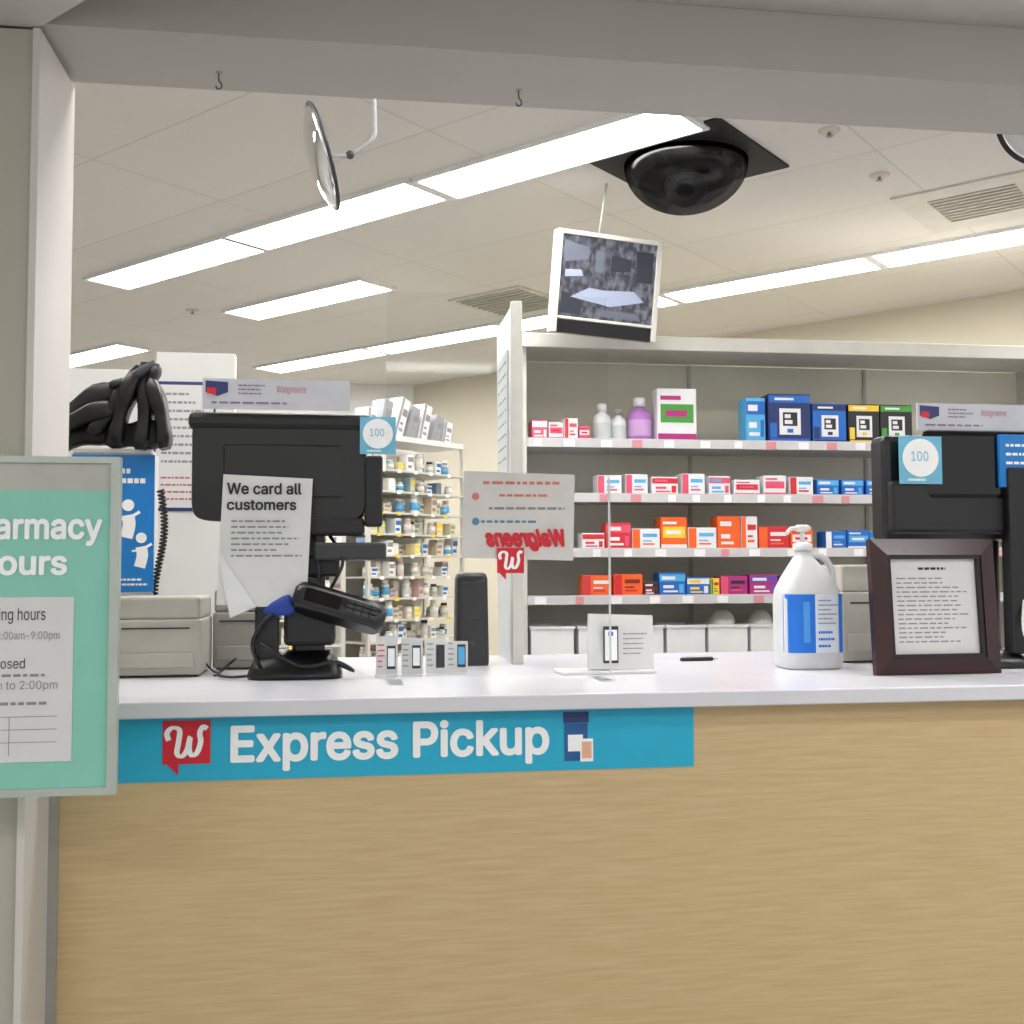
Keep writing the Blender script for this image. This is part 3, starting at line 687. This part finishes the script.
rg=thing("cash_register","black touchscreen register on pole stand with signs","cash register",(-.175,3.14,1.05))
M90=Matrix.Rotation(math.pi/2,4,'X')
q_=loft("display_housing",rg,[(-.065,.205,.125,7,-.035,0),(-.03,.228,.143,8,-.035,0),(.010,.240,.152,9,-.035,0),(.022,.236,.148,9,-.035,0)],BLACK,seg=48); q_.data.transform(Matrix.Translation((0,0,.585))@M90)
box("display_back_cover",rg,-.19,.14,-.026,-.01,.50,.65,BLACK,bev=.006)
box("brow_bar",rg,-.285,.22,-.030,.05,.690,.738,BLACK2,bev=.016)
box("side_card_reader",rg,.20,.25,-.04,.02,.42,.62,BLACK2,bev=.008)
box("chin",rg,-.14,.20,-.03,.04,.395,.445,BLACK2,bev=.01)
box("cable_shelf",rg,.06,.26,-.05,.06,.325,.375,DGREY,bev=.008)
box("stand_pole",rg,.0,.09,.0,.07,.02,.45,BLACK,bev=.012)
box("upper_bracket",rg,-.02,.13,-.02,.07,.28,.34,BLACK2,bev=.008)
box("lower_bracket",rg,-.02,.12,-.04,.08,.09,.21,BLACK2,bev=.012)
rev("arm_joint",rg,[(.032,0),(.035,.004),(.035,.05),(.032,.054)],BLACK2,seg=24,M=Matrix.Translation((.045,-.01,.245))@M90)
loft("stand_base",rg,[(0,.13,.10,4,.01,.02),(.014,.13,.10,4,.01,.02),(.050,.115,.08,4,.01,.03),(.075,.08,.05,3,.03,.03)],BLACK)
box("side_post",rg,-.10,-.035,-.03,.03,.04,.20,BLACK,bev=.008)
pmM=Matrix.Translation((.13,-.07,.190))@Euler((math.radians(-24),math.radians(17),0)).to_matrix().to_4x4()
q_=loft("payment_terminal",rg,[(-.035,.115,.030,4,0,0),(-.02,.130,.040,5,0,0),(.02,.130,.042,5,0,0),(.040,.120,.034,4,0,0)],BLACK,seg=32); q_.data.transform(pmM)
q_=box("terminal_screen",rg,-.10,.0,-.0445,-.041,-.018,.018,SCREENB); q_.data.transform(pmM)
q_=boxes("terminal_keypad",rg,[(.02+.022*i,.036+.022*i,-.0455,-.041,-.018+.014*j,-.008+.014*j) for i in range(4) for j in range(3)],DGREY); q_.data.transform(pmM)
for P,r_ in (([(.12,-.02,.04),(.17,-.05,.02),(.12,-.09,.05),(.03,-.10,.04),(-.08,-.09,.10)],.005),([(-.08,-.05,.03),(-.10,-.08,.10),(-.06,-.08,.17),(.0,-.06,.20)],.006),([(.10,.0,.40),(.14,-.05,.33),(.12,-.06,.27),(.09,-.03,.22)],.005),([(-.11,-.04,.01),(-.17,-.02,.006),(-.20,.04,.012),(-.16,.08,.05)],.004),([(.06,-.01,.40),(.065,-.04,.34),(.075,-.05,.29),(.06,-.04,.22)],.005)):
    tube("loose_cable",rg,P,r_,BLACK,seg=6,smooth=6)
loft("blue_cloth",rg,[(.175,.035,.018,2,-.035,-.06),(.19,.045,.025,2.6,-.03,-.06),(.21,.036,.022,2.2,-.02,-.06),(.228,.018,.015,2,-.01,-.06),(.24,.006,.006,2,.0,-.06)],GLOVE)["label"]="crumpled blue cloth"
topper(rg,-.245,.158,.745,.83,-.03)
tag_card(rg,.236,.675,.050,-.045)
box("taped_notice",rg,-.19,.05,-.072,-.070,.20,.555,PAPER,rot=(0,math.radians(2.5),0))
text(rg,"We card all",-.172,.028,.505,.537,-.0745,INK,bold=.022)
text(rg,"customers",-.172,.014,.462,.490,-.0745,INK,bold=.022)
print_lines(rg,-.16,.03,.33,.44,7,-.0745,INKL,fill=.3)
prism("folded_note",rg,[(-.20,.36),(-.09,.20),(-.16,.17)],-.078,-.076,WHITE)

r2=thing("cash_register","black touchscreen register beside mahogany framed notice","cash register",(1.83,3.10,1.05))
box("display_housing",r2,-.26,.30,0,.10,.38,.70,BLACK,bev=.02)
box("display_back_cover",r2,-.14,.22,-.025,.01,.50,.715,SCREENB,bev=.02)
box("chin",r2,-.25,.28,-.02,.04,.40,.56,BLACK2,bev=.014)
tube("stand_pole",r2,[(.10,.05,.02),(.10,.05,.42)],.03,BLACK,seg=16)
box("rear_column",r2,.11,.19,-.05,.0,.04,.60,BLACK,bev=.008)
loft("stand_base",r2,[(0,.14,.11,3,.08,.03),(.012,.14,.11,3,.08,.03),(.03,.10,.08,3,.08,.03),(.05,.05,.05,2.5,.09,.03)],BLACK)
topper(r2,-.155,.26,.712,.795,-.005)
tag_card(r2,-.160,.62,.068,-.030)
box("customer_display",r2,.09,.30,-.04,-.026,.54,.70,BLUE,bev=.003)
print_lines(r2,.11,.28,.60,.68,3,-.0412,PWHITE,fill=.3)
tube("loose_cable",r2,[(.15,-.05,.20),(.13,-.08,.10),(.17,-.10,.05),(.24,-.10,.03),(.33,-.08,.02)],.006,WHITE,seg=6,smooth=6)

# ------------------------------------------------------------------ acrylic shield with notice
ac=thing("acrylic_shield","clear acrylic counter shield with taped notice","shield",(.385,2.95,1.05))
box("clear_panel",ac,-.305,.305,-.002,.002,.012,1.05,CLEAR)
EDGE=mat("acrylic_edge",(205,208,208),.3)
box("polished_edge",ac,.302,.307,-.003,.003,.012,.55,EDGE)
box("foot",ac,-.30,-.26,-.08,.08,0,.012,CLEAR); box("foot",ac,.26,.30,-.08,.08,0,.012,CLEAR)
box("notice",ac,-.10,.205,-.006,-.003,.325,.56,mat("notice_paper_tint",(212,209,206),.7),rot=(0,math.radians(1.5),0))
RI=mat("red_ink",(210,124,116),.8); BI=mat("blue_ink",(90,136,170),.8)
print_lines(ac,-.06,.18,.522,.542,1,-.0072,RI,fill=.4,centre=True)
print_lines(ac,-.03,.16,.490,.506,1,-.0072,RI,fill=.4,centre=True)
print_lines(ac,-.03,.18,.454,.472,1,-.0072,INKL,fill=.35,centre=True)
print_lines(ac,-.05,.18,.418,.436,1,-.0072,BI,fill=.35)
rev("notice_icon",ac,[(.010,0),(.010,.0006)],RI,seg=18,M=Matrix.Translation((-.065,-.007,.495))@Matrix.Rotation(math.pi/2,4,'X'))
rev("notice_icon",ac,[(.010,0),(.010,.0006)],BI,seg=18,M=Matrix.Translation((-.065,-.007,.427))@Matrix.Rotation(math.pi/2,4,'X'))
text(ac,"Walgreens",-.040,.178,.346,.408,-.0078,RED,bold=.045,shear=.35,mirror=True)
wlogo(ac,-.008,.288,.068,-.0105)

# ------------------------------------------------------------------ small counter items
ps=thing("card_holder","white countertop holder with printed phone picture","display stand",(.745,3.12,1.05),(0,0,math.radians(3)))
box("holder_base",ps,-.17,.105,-.05,.07,0,.010,WHITE,bev=.003)
box("holder_card",ps,-.088,.105,-.024,-.018,.010,.168,PAPER,rot=(math.radians(-8),math.radians(2),0))
box("holder_back",ps,-.08,.10,-.004,.03,.010,.12,WHITE,bev=.006)
for nm,a_ in (("phone_picture",(-.046,-.002,-.034,-.032,.030,.135,INK)),("phone_picture_screen",(-.042,-.006,-.036,-.034,.038,.125,PWHITE)),("phone_picture_badge",(-.032,-.018,-.038,-.036,.108,.120,BLUE))):
    box(nm,ps,*a_,rot=None)
print_lines(ps,.012,.085,.05,.12,5,-.034,INKL,fill=.25)
for i,(x,sc) in enumerate([(.088,PWHITE),(.160,PWHITE),(.228,INK),(.290,cL)]):
    t=thing("mini_card_stand","small white promotional card with phone picture","card",(x,3.13+.01*i,1.05),(0,0,math.radians([5,-6,4,-8][i])),"small promotional cards")
    box("card_sheet",t,-.030,.030,-.004,-.001,0.004,.112-.006*i,PAPER)
    box("card_foot",t,-.03,.03,-.02,.02,0,.004,WHITE)
    box("phone_picture",t,.0,.024,-.0062,-.0042,.02,.085,INK); box("phone_picture_screen",t,.0025,.0215,-.0072,-.0062,.028,.078,sc)
    print_lines(t,-.026,-.006,.02,.095,5,-.0046,RED if i==0 else INKL,fill=.3)

sp=thing("countertop_speaker","tall narrow black speaker standing on counter","speaker",(.362,3.47,1.05))
loft("speaker_body",sp,[(0,.052,.05,5,0,0),(.01,.054,.052,5,0,0),(.27,.050,.05,5,0,0),(.285,.045,.045,5,0,0),(.29,.035,.035,4,0,0)],BLACK)
box("speaker_grille",sp,-.034,.034,-.056,-.050,.14,.26,BLACK2,bev=.003)
rev("control_knob",sp,[(.008,0),(.008,.008)],DGREY,seg=20,M=Matrix.Translation((0,-.05,.07))@Matrix.Rotation(math.pi/2,4,'X'))

pn=thing("pen","black ballpoint pen lying on counter","pen",(1.10,3.47,1.0565),(0,0,math.radians(8)))
RX=Matrix.Rotation(math.pi/2,4,'Y')
rev("pen_barrel",pn,[(.0055,-.06),(.0065,-.05),(.0065,.05),(.005,.055)],BLACK,seg=14,M=RX)
rev("pen_tip",pn,[(.005,.055),(.001,.075)],CHROME,seg=14,M=RX)
box("pen_clip",pn,-.055,-.015,-.002,.002,.006,.009,CHROME)

JW=mat("jug_white",(210,211,213),0.4)
jg=thing("pump_bottle","white gallon sanitizer jug with blue label and pump","bottle",(1.348,3.17,1.05))
loft("jug_body",jg,[(0,.080,.07,5,0,0),(.006,.087,.076,5,0,0),(.02,.089,.078,5,0,0),(.205,.089,.078,5,0,0),(.235,.086,.074,4.5,0,0),(.27,.070,.062,3.5,-.002,0),(.30,.050,.050,3,-.005,0),(.325,.034,.034,2.4,-.008,0),(.338,.024,.024,2,-.010,0),(.355,.022,.022,2,-.010,0)],JW,seg=44)
tube("handle",jg,[(.008,0,.335),(.045,0,.335),(.070,0,.315),(.082,0,.280),(.083,0,.24),(.074,0,.205)],.010,JW,seg=10,smooth=5)
rev("cap",jg,[(.027,.352),(.029,.354),(.029,.372),(.020,.376),(.012,.378)],WHITE,seg=28,c=(-.010,0,0))
rev("pump_stem",jg,[(.007,.378),(.007,.412)],WHITE,seg=16,c=(-.010,0,0))
loft("pump_head",jg,[(.408,.012,.012,2.4,-.010,0),(.414,.026,.014,3,-.010,0),(.424,.026,.014,3,-.010,0),(.430,.016,.010,2,-.010,0)],WHITE,seg=24)
tube("nozzle",jg,[(-.03,-.004,.419),(-.052,-.012,.417),(-.066,-.018,.403)],.006,WHITE,seg=8,smooth=4)
def label_patch(nm,x0,x1,z0,z1,m,d=.0):
    bm=bmesh.new(); n=14; pr=[]
    for i in range(n+1):
        x=x0+(x1-x0)*i/n; c_=min(1,abs(x)/.0895); y=-.078*(max(0,1-c_**5))**.2-.0015-d
        pr.append((bm.verts.new((x,y,z0)),bm.verts.new((x,y,z1))))
    for a,b in zip(pr,pr[1:]): bm.faces.new((a[0],b[0],b[1],a[1]))
    return new_obj(nm,bm,m,jg)
label_patch("front_label",-.089,.087,.05,.222,C("jug_label_white",(224,230,240)))
label_patch("label_colour_block",-.0893,-.008,.05,.222,C("jug_label_blue",(16,112,214)),.001)
label_patch("label_colour_block",.066,.087,.05,.222,C("jug_label_blue",(16,112,214)),.001)
label_patch("label_colour_block",-.045,-.025,.08,.20,C("jug_label_pale",(70,150,225)),.002)
print_lines(jg,.0,.060,.13,.21,6,-.0825,INKL,fill=.3); print_lines(jg,.0,.060,.06,.12,3,-.0825,C("jug_label_blue",(16,112,214)),fill=.35)

fr=thing("picture_frame","dark mahogany frame holding a printed notice on counter","picture frame",(1.618,2.905,1.05),(math.radians(-4),0,math.radians(2)))
Wf,Hf,b_=.190,.380,.046
def bar(nm,pts):
    bm=bmesh.new(); n=len(pts)
    a=[bm.verts.new((x,-.010 if k in (0,1) else -.020,z)) for k,(x,z) in enumerate(pts)]; b=[bm.verts.new((x,.012,z)) for x,z in pts]
    bm.faces.new(a); bm.faces.new(list(reversed(b)))
    for i in range(n): bm.faces.new((a[i],b[i],b[(i+1)%n],a[(i+1)%n]))
    bmesh.ops.recalc_face_normals(bm,faces=bm.faces); return new_obj(nm,bm,MAHOG,fr)
w_,w2=Wf,Wf-b_
bar("frame_moulding",[(-w_,0),(w_,0),(w2,b_),(-w2,b_)]); bar("frame_moulding",[(w_,Hf),(-w_,Hf),(-w2,Hf-b_),(w2,Hf-b_)])
bar("frame_moulding",[(-w_,Hf),(-w_,0),(-w2,b_),(-w2,Hf-b_)]); bar("frame_moulding",[(w_,0),(w_,Hf),(w2,Hf-b_),(w2,b_)])
boxes("inner_bead",fr,[(-w2,-w2+.011,-.016,.0,b_,Hf-b_),(w2-.011,w2,-.016,.0,b_,Hf-b_),(-w2+.011,w2-.011,-.016,.0,b_,b_+.011),(-w2+.011,w2-.011,-.016,.0,Hf-b_-.011,Hf-b_)],mat("dark_bead",(16,8,8),.3))
box("notice_sheet",fr,-w2,w2,-.001,.003,b_,Hf-b_,PAPER)
print_lines(fr,-.07,.07,.285,.308,1,-.0018,INK,fill=.3,centre=True)
print_lines(fr,-.112,.112,.085,.275,15,-.0018,INKL,fill=.3)
prism("easel_back",fr,[(-.03,0),(.03,0),(.02,.26),(-.02,.26)],.012,.016,BLACK)
# ------------------------------------------------------------------ world + camera
w=bpy.data.worlds.new("World"); SC.world=w; w.use_nodes=True
bg=w.node_tree.nodes["Background"]; bg.inputs[0].default_value=(1.0,.99,.97,1); bg.inputs[1].default_value=0.95

cam=bpy.data.cameras.new("Camera"); co=bpy.data.objects.new("Camera",cam); COL.objects.link(co); SC.camera=co
cam.sensor_width=36; cam.lens=36*1100/1024; cam.clip_start=.05; cam.clip_end=60
yaw=math.radians(8.1); pitch=math.atan(60/1100); roll=.004
F=Vector((math.sin(yaw)*math.cos(pitch), math.cos(yaw)*math.cos(pitch), math.sin(pitch)))
R=Vector((math.cos(yaw),-math.sin(yaw),0)); U=R.cross(F)
R2=R*math.cos(roll)-U*math.sin(roll); U2=U*math.cos(roll)+R*math.sin(roll)
M=Matrix((R2,U2,-F)).transposed().to_4x4(); M.translation=Vector((0,0,1.341))
co.matrix_world=M
